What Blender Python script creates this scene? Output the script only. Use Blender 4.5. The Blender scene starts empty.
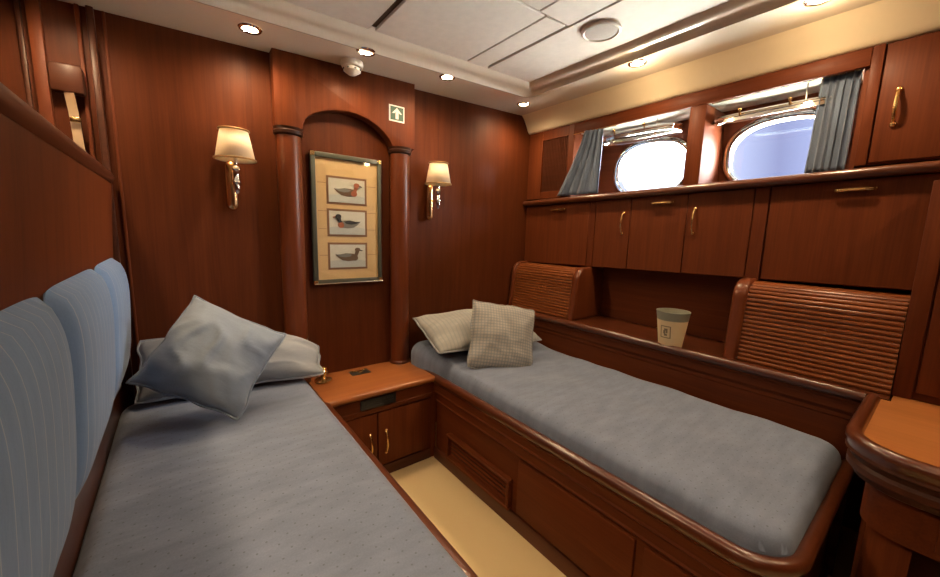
import bpy, bmesh, math, random
from mathutils import Vector, Matrix, noise
S = bpy.context.scene
COL = S.collection
PI = math.pi

# ------------------------------------------------------------------ camera
def make_camera():
    yaw, pitch, roll = 0.661016, -0.144643, 0.0274748
    cy, sy, cp, sp = math.cos(yaw), math.sin(yaw), math.cos(pitch), math.sin(pitch)
    fwd = Vector((sy * cp, cy * cp, sp))
    right = Vector((cy, -sy, 0))
    up = right.cross(fwd)
    r2 = math.cos(roll) * right + math.sin(roll) * up
    u2 = -math.sin(roll) * right + math.cos(roll) * up
    cam = bpy.data.cameras.new('camera')
    cam.sensor_width = 36.0
    cam.lens = 36.0 * 374.48 / 940.0
    cam.clip_start = 0.02
    ob = bpy.data.objects.new('camera', cam)
    COL.objects.link(ob)
    m = Matrix((r2, u2, -fwd)).transposed().to_4x4()
    m.translation = Vector((0, 0, 1.264))
    ob.matrix_world = m
    S.camera = ob
make_camera()

# ------------------------------------------------------------------ world, exposure, large lights
S.view_settings.view_transform = 'Standard'
S.view_settings.look = 'None'
S.view_settings.gamma = 1
S.view_settings.use_curve_mapping = False
S.view_settings.exposure = 0.4
S.cycles.use_denoising = True
S.cycles.max_bounces = 10
S.cycles.diffuse_bounces = 5
S.cycles.sample_clamp_indirect = 6
SKY = 4.0
SEA = 16.0
DAY_FRONT = 420.0
GLINT = 9.0
DOWN = 13.0

w = bpy.data.worlds.new('sky'); S.world = w; w.use_nodes = True
nt = w.node_tree; nt.nodes.clear()
tc = nt.nodes.new('ShaderNodeTexCoord'); sep = nt.nodes.new('ShaderNodeSeparateXYZ')
nt.links.new(tc.outputs['Generated'], sep.inputs[0])
rmp = nt.nodes.new('ShaderNodeValToRGB')
rmp.color_ramp.elements[0].position = 0.02; rmp.color_ramp.elements[0].color = (0.20, 0.23, 0.36, 1)
rmp.color_ramp.elements[1].position = 0.42; rmp.color_ramp.elements[1].color = (0.80, 0.86, 1.0, 1)
e = rmp.color_ramp.elements.new(0.24); e.color = (0.080, 0.088, 0.15, 1)
e = rmp.color_ramp.elements.new(0.34); e.color = (0.17, 0.19, 0.27, 1)
nt.links.new(sep.outputs['Y'], rmp.inputs[0])
bg = nt.nodes.new('ShaderNodeBackground'); bg.inputs['Strength'].default_value = SKY
# below the horizon: bright sea glitter
low = nt.nodes.new('ShaderNodeMapRange'); low.inputs['From Min'].default_value = .04; low.inputs['From Max'].default_value = -.04
nt.links.new(sep.outputs['Z'], low.inputs['Value'])
wmix = nt.nodes.new('ShaderNodeMix'); wmix.data_type = 'RGBA'
wmix.inputs['B'].default_value = (SEA, SEA * .95, SEA * .86, 1)
nt.links.new(low.outputs[0], wmix.inputs['Factor']); nt.links.new(rmp.outputs[0], wmix.inputs['A'])
nt.links.new(wmix.outputs['Result'], bg.inputs['Color'])
wo = nt.nodes.new('ShaderNodeOutputWorld'); nt.links.new(bg.outputs[0], wo.inputs['Surface'])

def area_light(name, loc, target, size, energy, color):
    l = bpy.data.lights.new(name, 'AREA'); l.energy = energy; l.color = color
    l.shape = 'DISK'; l.size = size
    o = bpy.data.objects.new(name, l); COL.objects.link(o)
    o.location = loc
    o.rotation_euler = (Vector(target) - Vector(loc)).to_track_quat('-Z', 'Y').to_euler()
    return o
# bright daylight outside the hull, shining in through the portholes
# sun glint thrown up from the water onto the deckhead
area_light('water_glint', (3.4, 1.9, .80), (2.3, 1.2, 1.69), .22, GLINT, (1.0, 0.93, 0.82))
area_light('daylight', (4.3, -0.55, 2.35), (2.3, 1.2, 1.7), 1.1, DAY_FRONT, (1.0, 0.95, 0.92))

# ------------------------------------------------------------------ helpers
BASE = {}
def root_base(o):
    while o.parent: o = o.parent
    return BASE[o.name]

class MB:
    def __init__(s): s.bm = bmesh.new()
    def _mark(s): return set(s.bm.verts), set(s.bm.faces)
    def box(s, x0, x1, y0, y1, z0, z1, bev=0.0, seg=2):
        c = bmesh.ops.create_cube(s.bm, size=1)
        vs = c['verts']
        for v in vs:
            v.co = Vector((x0 + (v.co.x + .5) * (x1 - x0), y0 + (v.co.y + .5) * (y1 - y0), z0 + (v.co.z + .5) * (z1 - z0)))
        if bev > 0:
            es = list({e for v in vs for e in v.link_edges})
            bmesh.ops.bevel(s.bm, geom=es, offset=bev, segments=seg, profile=.5, affect='EDGES', clamp_overlap=True)
        return s
    def prism(s, poly, axis, a, b, bev=0.0):
        def P(p, t):
            return {'x': (t, p[0], p[1]), 'y': (p[0], t, p[1]), 'z': (p[0], p[1], t)}[axis]
        A = [s.bm.verts.new(P(p, a)) for p in poly]
        B = [s.bm.verts.new(P(p, b)) for p in poly]
        n = len(poly)
        fs = [s.bm.faces.new(A), s.bm.faces.new(B[::-1])]
        for i in range(n):
            fs.append(s.bm.faces.new((A[i], B[i], B[(i + 1) % n], A[(i + 1) % n])))
        bmesh.ops.recalc_face_normals(s.bm, faces=fs)
        if bev > 0:
            es = [e for e in fs[0].edges] + [e for e in fs[1].edges]
            bmesh.ops.bevel(s.bm, geom=es, offset=bev, segments=2, profile=.5, affect='EDGES', clamp_overlap=True)
        return s
    def rings(s, rings, closed=True, cap0=True, cap1=True, loop=False):
        R = [[s.bm.verts.new(p) for p in r] for r in rings]
        fs = []
        n = len(R[0]); m = len(R)
        for i in range(m if loop else m - 1):
            a, b = R[i], R[(i + 1) % m]
            for j in range(n if closed else n - 1):
                k = (j + 1) % n
                fs.append(s.bm.faces.new((a[j], a[k], b[k], b[j])))
        if not loop:
            if cap0: fs.append(s.bm.faces.new(R[0][::-1]))
            if cap1: fs.append(s.bm.faces.new(R[-1]))
        bmesh.ops.recalc_face_normals(s.bm, faces=fs)
        return s
    def tube(s, path, r, seg=10, loop=False):
        path = [Vector(p) for p in path]; n = len(path)
        rs = r if isinstance(r, (list, tuple)) else [r] * n
        out = []; up = None
        for i, p in enumerate(path):
            if loop: t = path[(i + 1) % n] - path[i - 1]
            else: t = path[min(i + 1, n - 1)] - path[max(i - 1, 0)]
            t.normalize()
            if up is None:
                up = t.orthogonal().normalized()
            up = (up - t * up.dot(t))
            up = up.normalized() if up.length > 1e-6 else t.orthogonal().normalized()
            q = t.cross(up)
            out.append([p + (up * math.cos(2 * PI * k / seg) + q * math.sin(2 * PI * k / seg)) * rs[i] for k in range(seg)])
        return s.rings(out, loop=loop)
    def lathe(s, prof, c, seg=32, axis='z', sx=1.0, sy=1.0):
        c = Vector(c); out = []
        for r, h in prof:
            r = max(r, 1e-4)
            ring = []
            for k in range(seg):
                a = 2 * PI * k / seg
                d = {'z': (r * sx * math.cos(a), r * sy * math.sin(a), h), 'y': (r * math.cos(a), h, r * math.sin(a)), 'x': (h, r * math.cos(a), r * math.sin(a))}[axis]
                ring.append(c + Vector(d))
            out.append(ring)
        return s.rings(out)
    def sweep(s, prof, path, loop=False):
        # path: xy points; prof: (offset to the left of travel, z)
        n = len(path); out = []
        P = [Vector((p[0], p[1])) for p in path]
        for i in range(n):
            if loop: a, b = P[i] - P[i - 1], P[(i + 1) % n] - P[i]
            else:
                a = P[i] - P[i - 1] if i > 0 else P[1] - P[0]
                b = P[i + 1] - P[i] if i < n - 1 else P[-1] - P[-2]
            a.normalize(); b.normalize()
            na = Vector((-a.y, a.x)); nb = Vector((-b.y, b.x))
            m = na + nb; m = m / max(m.dot(na), .3)
            out.append([(P[i].x + m.x * o, P[i].y + m.y * o, z) for o, z in prof])
        return s.rings(out, loop=loop)
    def ball(s, c, r, sc=(1, 1, 1), u=16, v=10):
        q = bmesh.ops.create_uvsphere(s.bm, u_segments=u, v_segments=v, radius=r)
        for x in q['verts']:
            x.co = Vector(c) + Vector((x.co.x * sc[0], x.co.y * sc[1], x.co.z * sc[2]))
        return s
    def xf(s, fn):
        for v in s.bm.verts: v.co = Vector(fn(v.co))
        return s
    def build(s, name, mat, parent=None, angle=40, smooth=True):
        me = bpy.data.meshes.new(name)
        if parent is not None:
            b = root_base(parent)
        else:
            xs = [v.co for v in s.bm.verts]
            lo = Vector([min(p[i] for p in xs) for i in range(3)]); hi = Vector([max(p[i] for p in xs) for i in range(3)])
            b = Vector(((lo.x + hi.x) / 2, (lo.y + hi.y) / 2, lo.z))
        for v in s.bm.verts: v.co -= b
        s.bm.to_mesh(me); s.bm.free()
        if smooth:
            me.polygons.foreach_set('use_smooth', [True] * len(me.polygons))
            me.set_sharp_from_angle(angle=math.radians(angle))
        mats = mat if isinstance(mat, (list, tuple)) else [mat]
        for m in mats: me.materials.append(m)
        o = bpy.data.objects.new(name, me); COL.objects.link(o)
        if parent is None:
            o.location = b; BASE[o.name] = b
        else:
            o.parent = parent
        return o

def thing(name, label, cat, loc, group=None):
    o = bpy.data.objects.new(name, None); COL.objects.link(o)
    o.empty_display_size = .05
    o.location = loc; BASE[o.name] = Vector(loc)
    o['label'] = label; o['category'] = cat
    if group: o['group'] = group
    return o
def tag(o, label, cat, group=None):
    o['label'] = label; o['category'] = cat
    if group: o['group'] = group
    return o
def struct(o):
    o['kind'] = 'structure'; return o

# ------------------------------------------------------------------ materials
def newmat(name):
    m = bpy.data.materials.new(name); m.use_nodes = True
    n = m.node_tree; b = n.nodes['Principled BSDF']
    return m, n, b
def N(n, t, **k):
    x = n.nodes.new(t)
    for a, v in k.items(): setattr(x, a, v)
    return x
def plain(name, col, rough=.5, metal=0.0, spec=.5, coat=0.0, bump=0.0, bscale=60, vary=0.0):
    m, n, b = newmat(name)
    b.inputs['Base Color'].default_value = (*col, 1); b.inputs['Roughness'].default_value = rough
    b.inputs['Metallic'].default_value = metal; b.inputs['Specular IOR Level'].default_value = spec
    b.inputs['Coat Weight'].default_value = coat; b.inputs['Coat Roughness'].default_value = .12
    tcn = N(n, 'ShaderNodeTexCoord'); no = N(n, 'ShaderNodeTexNoise')
    no.inputs['Scale'].default_value = bscale; no.inputs['Detail'].default_value = 4
    n.links.new(tcn.outputs['Object'], no.inputs['Vector'])
    if bump:
        bp = N(n, 'ShaderNodeBump'); bp.inputs['Strength'].default_value = bump; bp.inputs['Distance'].default_value = .002
        n.links.new(no.outputs['Fac'], bp.inputs['Height']); n.links.new(bp.outputs[0], b.inputs['Normal'])
    r = N(n, 'ShaderNodeMix', data_type='RGBA')
    v = vary if vary else .04
    r.inputs['A'].default_value = (*[c * (1 - v) for c in col], 1); r.inputs['B'].default_value = (*[min(1, c * (1 + v)) for c in col], 1)
    n.links.new(no.outputs['Fac'], r.inputs['Factor']); n.links.new(r.outputs['Result'], b.inputs['Base Color'])
    return m
def wood(name, c0, c1, axis, rough=.55, coat=.03, scale=1.0):
    m, n, b = newmat(name)
    tcn = N(n, 'ShaderNodeTexCoord'); mp = N(n, 'ShaderNodeMapping')
    sc = [26 * scale] * 3; sc['xyz'.index(axis)] = 1.6 * scale
    mp.inputs['Scale'].default_value = sc
    n.links.new(tcn.outputs['Object'], mp.inputs['Vector'])
    a = N(n, 'ShaderNodeTexNoise'); a.inputs['Scale'].default_value = 1; a.inputs['Detail'].default_value = 5; a.inputs['Distortion'].default_value = .6
    n.links.new(mp.outputs[0], a.inputs['Vector'])
    mp2 = N(n, 'ShaderNodeMapping'); sc2 = [190 * scale] * 3; sc2['xyz'.index(axis)] = 5 * scale
    mp2.inputs['Scale'].default_value = sc2
    n.links.new(tcn.outputs['Object'], mp2.inputs['Vector'])
    f = N(n, 'ShaderNodeTexNoise'); f.inputs['Scale'].default_value = 1; f.inputs['Detail'].default_value = 2
    n.links.new(mp2.outputs[0], f.inputs['Vector'])
    mx = N(n, 'ShaderNodeMix'); mx.inputs['Factor'].default_value = .35
    n.links.new(a.outputs['Fac'], mx.inputs['A']); n.links.new(f.outputs['Fac'], mx.inputs['B'])
    r = N(n, 'ShaderNodeValToRGB')
    r.color_ramp.elements[0].position = .3; r.color_ramp.elements[0].color = (*c0, 1)
    r.color_ramp.elements[1].position = .7; r.color_ramp.elements[1].color = (*c1, 1)
    n.links.new(mx.outputs[0], r.inputs[0]); n.links.new(r.outputs[0], b.inputs['Base Color'])
    b.inputs['Roughness'].default_value = rough
    b.inputs['Coat Weight'].default_value = coat; b.inputs['Coat Roughness'].default_value = .28
    b.inputs['Specular IOR Level'].default_value = .12 + .3 * coat
    return m
MC0, MC1 = (.082, .0165, .0045), (.140, .0335, .0085)
WZ = wood('mahogany_upright_grain', MC0, MC1, 'z')
WY = wood('mahogany_long_grain', MC0, MC1, 'y')
WX = wood('mahogany_cross_grain', MC0, MC1, 'x')
RC0, RC1 = (.062, .0145, .005), (.105, .027, .009)
RAIL_Y = wood('polished_rail_long_grain', RC0, RC1, 'y', rough=.2, coat=.8)
RAIL_X = wood('polished_rail_cross_grain', RC0, RC1, 'x', rough=.2, coat=.8)
COLW = wood('polished_column_wood', (.092, .020, .006), (.15, .037, .011), 'z', rough=.34, coat=.35)
TOPW = wood('lighter_top_wood', (.25, .075, .02), (.34, .115, .034), 'x', rough=.25, coat=.6)
BURL = wood('golden_desk_top_wood', (.28, .095, .026), (.40, .155, .048), 'y', rough=.3, coat=.4, scale=.7)
DARKW = wood('dark_wood', (.055, .016, .008), (.10, .03, .014), 'y', rough=.3, coat=.4)
DARKX = wood('dark_wood_cross', (.045, .014, .007), (.08, .025, .012), 'x', rough=.45, coat=.1)
TAMB = wood('tambour_wood', (.14, .036, .010), (.23, .068, .020), 'y', rough=.28, coat=.4)
BLACK = plain('black_gap', (.008, .006, .005), .7)
COPPER = plain('aged_brass', (.62, .36, .17), .25, 1.0)
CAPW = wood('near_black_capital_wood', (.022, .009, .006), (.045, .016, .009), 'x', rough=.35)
BRASS = plain('polished_brass', (.88, .60, .26), .26, 1.0)
CHROME = plain('polished_chrome', (.75, .74, .72), .12, 1.0)
STEEL = plain('brushed_steel', (.55, .54, .52), .3, 1.0)
SOFFIT = plain('glossy_cream_soffit', (.74, .66, .54), .3, coat=1.0, vary=.02)
SOFFIT.node_tree.nodes['Principled BSDF'].inputs['Coat Roughness'].default_value = .05
COVE = plain('cream_cove', (.88, .75, .52), .4, coat=.15, vary=.02)
SUEDE = plain('mottled_cream_panel', (.72, .67, .60), .75, bump=.3, bscale=28, vary=.10)
GROOVE = plain('brown_groove', (.10, .055, .025), .6)
CARPET = plain('beige_carpet', (.62, .47, .26), .95, bump=.6, bscale=500, vary=.08)
WHITEP = plain('white_plastic', (.75, .72, .66), .4)
BLACKP = plain('black_plastic', (.015, .016, .018), .35)

def fabric(name, col, dots=None, stripes=None, check=None, vary=.16):
    m, n, b = newmat(name)
    tcn = N(n, 'ShaderNodeTexCoord')
    no = N(n, 'ShaderNodeTexNoise'); no.inputs['Scale'].default_value = 9; no.inputs['Detail'].default_value = 6
    mpw = N(n, 'ShaderNodeMapping'); mpw.inputs['Scale'].default_value = (1, 3.2, 1)
    n.links.new(tcn.outputs['Object'], mpw.inputs['Vector']); n.links.new(mpw.outputs[0], no.inputs['Vector'])
    fine = N(n, 'ShaderNodeTexNoise'); fine.inputs['Scale'].default_value = 260; fine.inputs['Detail'].default_value = 2
    n.links.new(tcn.outputs['Object'], fine.inputs['Vector'])
    mx = N(n, 'ShaderNodeMix'); mx.inputs['Factor'].default_value = .3
    n.links.new(no.outputs['Fac'], mx.inputs['A']); n.links.new(fine.outputs['Fac'], mx.inputs['B'])
    r = N(n, 'ShaderNodeValToRGB')
    r.color_ramp.elements[0].position = .28; r.color_ramp.elements[0].color = (*[c * (1 - vary) for c in col], 1)
    r.color_ramp.elements[1].position = .72; r.color_ramp.elements[1].color = (*[c * (1 + vary) for c in col], 1)
    n.links.new(mx.outputs[0], r.inputs[0])
    out = r.outputs[0]
    def over(mask, c2, cur, amt):
        q = N(n, 'ShaderNodeMix', data_type='RGBA'); q.inputs['B'].default_value = (*c2, 1)
        k = N(n, 'ShaderNodeMath', operation='MULTIPLY'); k.inputs[1].default_value = amt
        n.links.new(mask, k.inputs[0]); n.links.new(k.outputs[0], q.inputs['Factor']); n.links.new(cur, q.inputs['A'])
        return q.outputs['Result']
    if dots:
        pitch, rad, c2, rot = dots
        mp = N(n, 'ShaderNodeMapping'); mp.inputs['Scale'].default_value = (1 / pitch, 1 / pitch, 0); mp.inputs['Rotation'].default_value = (0, 0, rot)
        n.links.new(tcn.outputs['Object'], mp.inputs['Vector'])
        fr = N(n, 'ShaderNodeVectorMath', operation='FRACTION'); n.links.new(mp.outputs[0], fr.inputs[0])
        di = N(n, 'ShaderNodeVectorMath', operation='DISTANCE'); di.inputs[1].default_value = (.5, .5, 0); n.links.new(fr.outputs[0], di.inputs[0])
        lt = N(n, 'ShaderNodeMath', operation='LESS_THAN'); lt.inputs[1].default_value = rad; n.links.new(di.outputs['Value'], lt.inputs[0])
        gn = N(n, 'ShaderNodeNewGeometry'); gs = N(n, 'ShaderNodeSeparateXYZ'); n.links.new(gn.outputs['True Normal'], gs.inputs[0])
        gt = N(n, 'ShaderNodeMath', operation='GREATER_THAN'); gt.inputs[1].default_value = .75; n.links.new(gs.outputs['Z'], gt.inputs[0])
        gm = N(n, 'ShaderNodeMath', operation='MULTIPLY'); n.links.new(lt.outputs[0], gm.inputs[0]); n.links.new(gt.outputs[0], gm.inputs[1])
        out = over(gm.outputs[0], c2, out, .7)
    if stripes:
        pitch, wd, c2, ax = stripes
        sp = N(n, 'ShaderNodeSeparateXYZ'); n.links.new(tcn.outputs['Object'], sp.inputs[0])
        mu = N(n, 'ShaderNodeMath', operation='MULTIPLY'); mu.inputs[1].default_value = 1 / pitch; n.links.new(sp.outputs[ax], mu.inputs[0])
        fr = N(n, 'ShaderNodeMath', operation='FRACT'); n.links.new(mu.outputs[0], fr.inputs[0])
        lt = N(n, 'ShaderNodeMath', operation='LESS_THAN'); lt.inputs[1].default_value = wd; n.links.new(fr.outputs[0], lt.inputs[0])
        out = over(lt.outputs[0], c2, out, .6)
    if check:
        pitch, wd, c2 = check
        for ax in ('X', 'Y'):
            sp = N(n, 'ShaderNodeSeparateXYZ'); n.links.new(tcn.outputs['Object'], sp.inputs[0])
            mu = N(n, 'ShaderNodeMath', operation='MULTIPLY'); mu.inputs[1].default_value = 1 / pitch; n.links.new(sp.outputs[ax], mu.inputs[0])
            fr = N(n, 'ShaderNodeMath', operation='FRACT'); n.links.new(mu.outputs[0], fr.inputs[0])
            lt = N(n, 'ShaderNodeMath', operation='LESS_THAN'); lt.inputs[1].default_value = wd; n.links.new(fr.outputs[0], lt.inputs[0])
            out = over(lt.outputs[0], c2, out, .55)
    n.links.new(out, b.inputs['Base Color'])
    b.inputs['Roughness'].default_value = .9; b.inputs['Specular IOR Level'].default_value = .2
    b.inputs['Sheen Weight'].default_value = .15
    bp = N(n, 'ShaderNodeBump'); bp.inputs['Strength'].default_value = .35; bp.inputs['Distance'].default_value = .004
    bn = N(n, 'ShaderNodeTexNoise'); bn.inputs['Scale'].default_value = 16; bn.inputs['Detail'].default_value = 8
    n.links.new(mpw.outputs[0], bn.inputs['Vector'])
    n.links.new(bn.outputs['Fac'], bp.inputs['Height']); n.links.new(bp.outputs[0], b.inputs['Normal'])
    return m
SPREAD = fabric('dotted_blue_grey_spread', (.155, .187, .272), dots=(.030, .075, (.085, .10, .13), .785), vary=.2)
PILLOWF = fabric('blue_grey_pillow_cloth', (.185, .22, .275))
CASE = fabric('pale_grey_pillow_cloth', (.26, .28, .315))
CASES = fabric('pale_striped_pillow_cloth', (.30, .30, .29), stripes=(.022, .3, (.23, .24, .26), 'X'))
CHECKF = fabric('checked_grey_cloth', (.34, .325, .30), check=(.016, .35, (.18, .20, .24)))
STRIPEF = fabric('pinstriped_blue_upholstery', (.142, .225, .385), stripes=(.042, .06, (.36, .39, .45), 'Y'), vary=.10)
CURTF = fabric('blue_grey_curtain_cloth', (.125, .16, .225), vary=.25)

def glass_mat(name, tint, rough=.03):
    m = bpy.data.materials.new(name); m.use_nodes = True; n = m.node_tree; n.nodes.clear()
    tr = N(n, 'ShaderNodeBsdfTransparent'); tr.inputs['Color'].default_value = (*tint, 1)
    gl = N(n, 'ShaderNodeBsdfGlossy'); gl.inputs['Roughness'].default_value = rough
    mx = N(n, 'ShaderNodeMixShader'); o = N(n, 'ShaderNodeOutputMaterial')
    mx.inputs[0].default_value = .05; n.links.new(tr.outputs[0], mx.inputs[1]); n.links.new(gl.outputs[0], mx.inputs[2])
    n.links.new(mx.outputs[0], o.inputs['Surface'])
    return m
GLASS = glass_mat('clear_glass', (.96, .97, .98))
PICGLASS = glass_mat('picture_glass', (.97, .97, .97), .02)
PANEGLASS = glass_mat('greenish_pane_glass', (.80, .86, .86))
def emis(name, col, st):
    m, n, b = newmat(name)
    b.inputs['Base Color'].default_value = (*col, 1)
    b.inputs['Emission Color'].default_value = (*col, 1); b.inputs['Emission Strength'].default_value = st
    return m
BULB = emis('lit_bulb', (1, .78, .5), 30)
def shade_mat():
    m, n, b = newmat('cream_lamp_shade')
    b.inputs['Base Color'].default_value = (.92, .84, .68, 1); b.inputs['Roughness'].default_value = .8
    tr = N(n, 'ShaderNodeBsdfTranslucent'); tr.inputs['Color'].default_value = (.9, .75, .5, 1)
    mx = N(n, 'ShaderNodeMixShader'); mx.inputs[0].default_value = .35
    o = n.nodes['Material Output']
    n.links.new(b.outputs[0], mx.inputs[1]); n.links.new(tr.outputs[0], mx.inputs[2]); n.links.new(mx.outputs[0], o.inputs['Surface'])
    return m
SHADE = shade_mat()

def zs(x): return 2.03 + .035 * x          # ceiling soffit height (cambered deck)
def sheer(p): return (p.x, p.y, p.z + .02 * (2 - p.y))

# ------------------------------------------------------------------ room shell
YB = -1.35
struct(MB().box(-.8, 2.4, YB, 2.06, -.04, 0).build('floor', CARPET))
WALLW = wood('shaded_mahogany_wall', tuple(c * .78 for c in MC0), tuple(c * .74 for c in MC1), 'z')  # mahogany tones darkened; weaker light on this wall is put into the colour
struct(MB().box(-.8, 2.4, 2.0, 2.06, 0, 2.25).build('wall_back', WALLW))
struct(MB().box(-.86, -.8, YB, 2.06, 0, 2.25).build('wall_left', WZ))
struct(MB().box(-.8, 2.4, YB - .06, YB, 0, 2.25).build('wall_front', WZ))

def oval(cy, cz, a, b, n=44, k=2.5):
    out = []
    for i in range(n):
        t = 2 * PI * i / n
        c, s_ = math.cos(t), math.sin(t)
        out.append((cy + a * abs(c) ** (2 / k) * (1 if c >= 0 else -1), cz + b * abs(s_) ** (2 / k) * (1 if s_ >= 0 else -1)))
    return out
PORTS = [(1.205, 1.685, .215, .152), (.575, 1.692, .215, .152)]     # centre y, z, half width, half height
XW = 2.30
def hull_wall():
    m = MB(); bm = m.bm
    def loop(pts, x):
        vs = [bm.verts.new((x, p[0], p[1])) for p in pts]
        return vs, [bm.edges.new((vs[i], vs[(i + 1) % len(vs)])) for i in range(len(vs))]
    outer = [(YB, 0), (2.06, 0), (2.06, 2.25), (YB, 2.25)]
    for x in (XW, XW + .06):
        es = loop(outer, x)[1]
        for p in PORTS: es += loop(oval(*p), x)[1]
        bmesh.ops.triangle_fill(bm, use_beauty=True, use_dissolve=False, edges=es)
    for pts in [outer] + [oval(*p) for p in PORTS]:
        A = [bm.verts.new((XW, *p)) for p in pts]; B = [bm.verts.new((XW + .06, *p)) for p in pts]
        for i in range(len(pts)):
            j = (i + 1) % len(pts); bm.faces.new((A[i], A[j], B[j], B[i]))
    bmesh.ops.remove_doubles(bm, verts=bm.verts, dist=1e-5)
    bmesh.ops.recalc_face_normals(bm, faces=bm.faces)
    return struct(m.build('wall_right', WY, smooth=False))
hull_wall()

# ceiling: lowered soffit ring, rounded moulding, raised centre of separate panels
SX, SY = 1.73, 1.70          # soffit inner edges
def ceiling():
    c = MB()
    def slab(x0, x1, y0, y1, t=.08):
        c.prism([(x0, zs(x0)), (x1, zs(x1)), (x1, zs(x1) + t), (x0, zs(x0) + t)], 'y', y0, y1)
    slab(-.8, 2.32, SY, 2.02)
    slab(SX, 2.32, YB, SY)
    o = struct(c.build('ceiling', SOFFIT))
    # moulding between soffit and the raised centre (quarter-round, rounded inner corner)
    prof = []
    for k in range(9):
        t = k / 8
        prof.append((.078 * t, .046 * (t + .16 * math.sin(2 * PI * t)) - .004))
    prof = [(-.012, -.002), (-.008, -.007), (0, -.008)] + prof[1:] + [(.09, .055), (-.012, .055)]
    path = [(SX, YB), (SX, SY - .06)]
    for k in range(1, 7):
        a = PI / 2 * k / 6
        path.append((SX - .06 + .06 * math.cos(a), SY - .06 + .06 * math.sin(a)))
    path += [(SX - .2 - .15 * i, SY) for i in range(17)]
    mo = MB().sweep(prof, path).xf(lambda p: (p.x, p.y, p.z + zs(p.x)))
    mo.build('ceiling_moulding', SOFFIT, o, angle=60)
    # backing and panels
    b = MB(); x0, x1 = -.8, SX + .02
    b.prism([(x0, zs(x0) + .058), (x1, zs(x1) + .058), (x1, zs(x1) + .08), (x0, zs(x0) + .08)], 'y', YB, SY + .02)
    b.build('ceiling_backing', GROOVE, o)
    def panel(x0, x1, y0, y1):
        p = MB()
        z0 = .044
        p.box(x0, x1, y0, y1, 0, .014, .003, 1).xf(lambda q: (q.x, q.y, q.z + zs(q.x) + z0))
        p.build('ceiling_panel', SUEDE, o)
    yb2 = 1.63
    panel(-.75, .688, .3, yb2); panel(.715, 1.197, 1.105, yb2); panel(1.203, 1.322, 1.105, yb2)
    panel(1.337, 1.66, .2, yb2); panel(.715, 1.15, .2, 1.098); panel(1.155, 1.33, .2, 1.098)
    panel(-.75, .688, YB, .29); panel(.715, 1.66, YB, .19)
    return o
ceiling()

# cream cove between ceiling and the window header
cv = MB()
prof = [(2.05, 1.992), (2.062, 1.985), (2.14, 1.985), (2.14, 2.115), (1.975, 2.112), (1.972, 2.10), (1.985, 2.092), (2.0, 2.075), (2.028, 2.03), (2.04, 2.005)]
cv.prism(prof, 'y', YB, 1.998)
struct(cv.build('trim_1', COVE, angle=60))

# trims on the left part of the back wall
for i, (xa, xb, d, mt) in enumerate([(-.166, -.156, .006, WZ), (-.205, -.185, .022, DARKX), (-.235, -.222, .012, WZ), (-.348, -.315, .03, WZ), (-.375, -.362, .014, DARKX), (1.078, 1.086, .004, WZ)]):
    struct(MB().box(xa, xb, 2.0 - d, 2.0, 0, zs(xa), .003, 2).build('trim_%d' % (i + 2), mt))

# ------------------------------------------------------------------ arch surround with columns
def arch():
    t = thing('arch_surround', 'mahogany arch on two round columns framing the duck picture', 'arch', (.73, 1.96, .5))
    xl, xr, zb = .377, 1.083, 1.724
    pts = [(.492, zb), (.496, 1.752), (.512, 1.782), (.545, 1.806), (.585, 1.825), (.64, 1.841), (.70, 1.849), (.755, 1.846), (.81, 1.834), (.86, 1.812), (.90, 1.785), (.93, 1.757), (.948, zb)]
    poly = [(xl, zb)] + pts + [(xr, zb), (xr, zs(xr)), (xl, zs(xl))]
    MB().prism(poly, 'y', 1.935, 1.999, .0025).build('header', WZ, t, angle=30)
    clip = lambda q: q.xf(lambda p: (p.x, min(p.y, 1.9985), p.z))
    for cx in (.436, 1.008):
        c = MB(); seg = 28
        c.lathe([(.053, .503), (.053, 1.70)], (cx, 1.966, 0), seg)
        co = clip(c).build('column', COLW, t)
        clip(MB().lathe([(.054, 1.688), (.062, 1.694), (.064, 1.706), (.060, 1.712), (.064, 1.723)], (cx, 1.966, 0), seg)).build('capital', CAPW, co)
        clip(MB().lathe([(.060, .4945), (.060, .503), (.054, .512)], (cx, 1.966, 0), seg)).build('base_ring', RAIL_X, co)
arch()

# ------------------------------------------------------------------ partition (left) with rail
def lean(z): return -.235 + .05 * (z - .6) / .83
def partition():
    t = thing('berth_partition', 'tall mahogany side panel with dark rounded top rail behind left bed', 'panel', (-.28, .6, .5))
    p = MB(); y0, y1 = -.9, 1.997
    z0, z1 = .40, 1.425
    p.prism([(lean(z0), z0), (lean(z1), z1), (lean(z1) - .05, z1), (lean(z0) - .05, z0)], 'y', y0, y1)
    p.build('panel', WZ, t)
    xr = lean(1.43)
    r = MB()
    prof = [(xr - .055, 1.405)] + [(xr - .016 + .024 * math.cos(a), 1.437 + .03 * math.sin(a)) for a in [(-60 + k * 20) * PI / 180 for k in range(13)]] + [(xr - .055, 1.463)]
    pts = []
    for q in prof:
        if q not in pts: pts.append(q)
    r.prism(pts, 'y', y0, 1.975, .008)
    r.build('top_rail', DARKW, t, angle=60)
partition()

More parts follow.
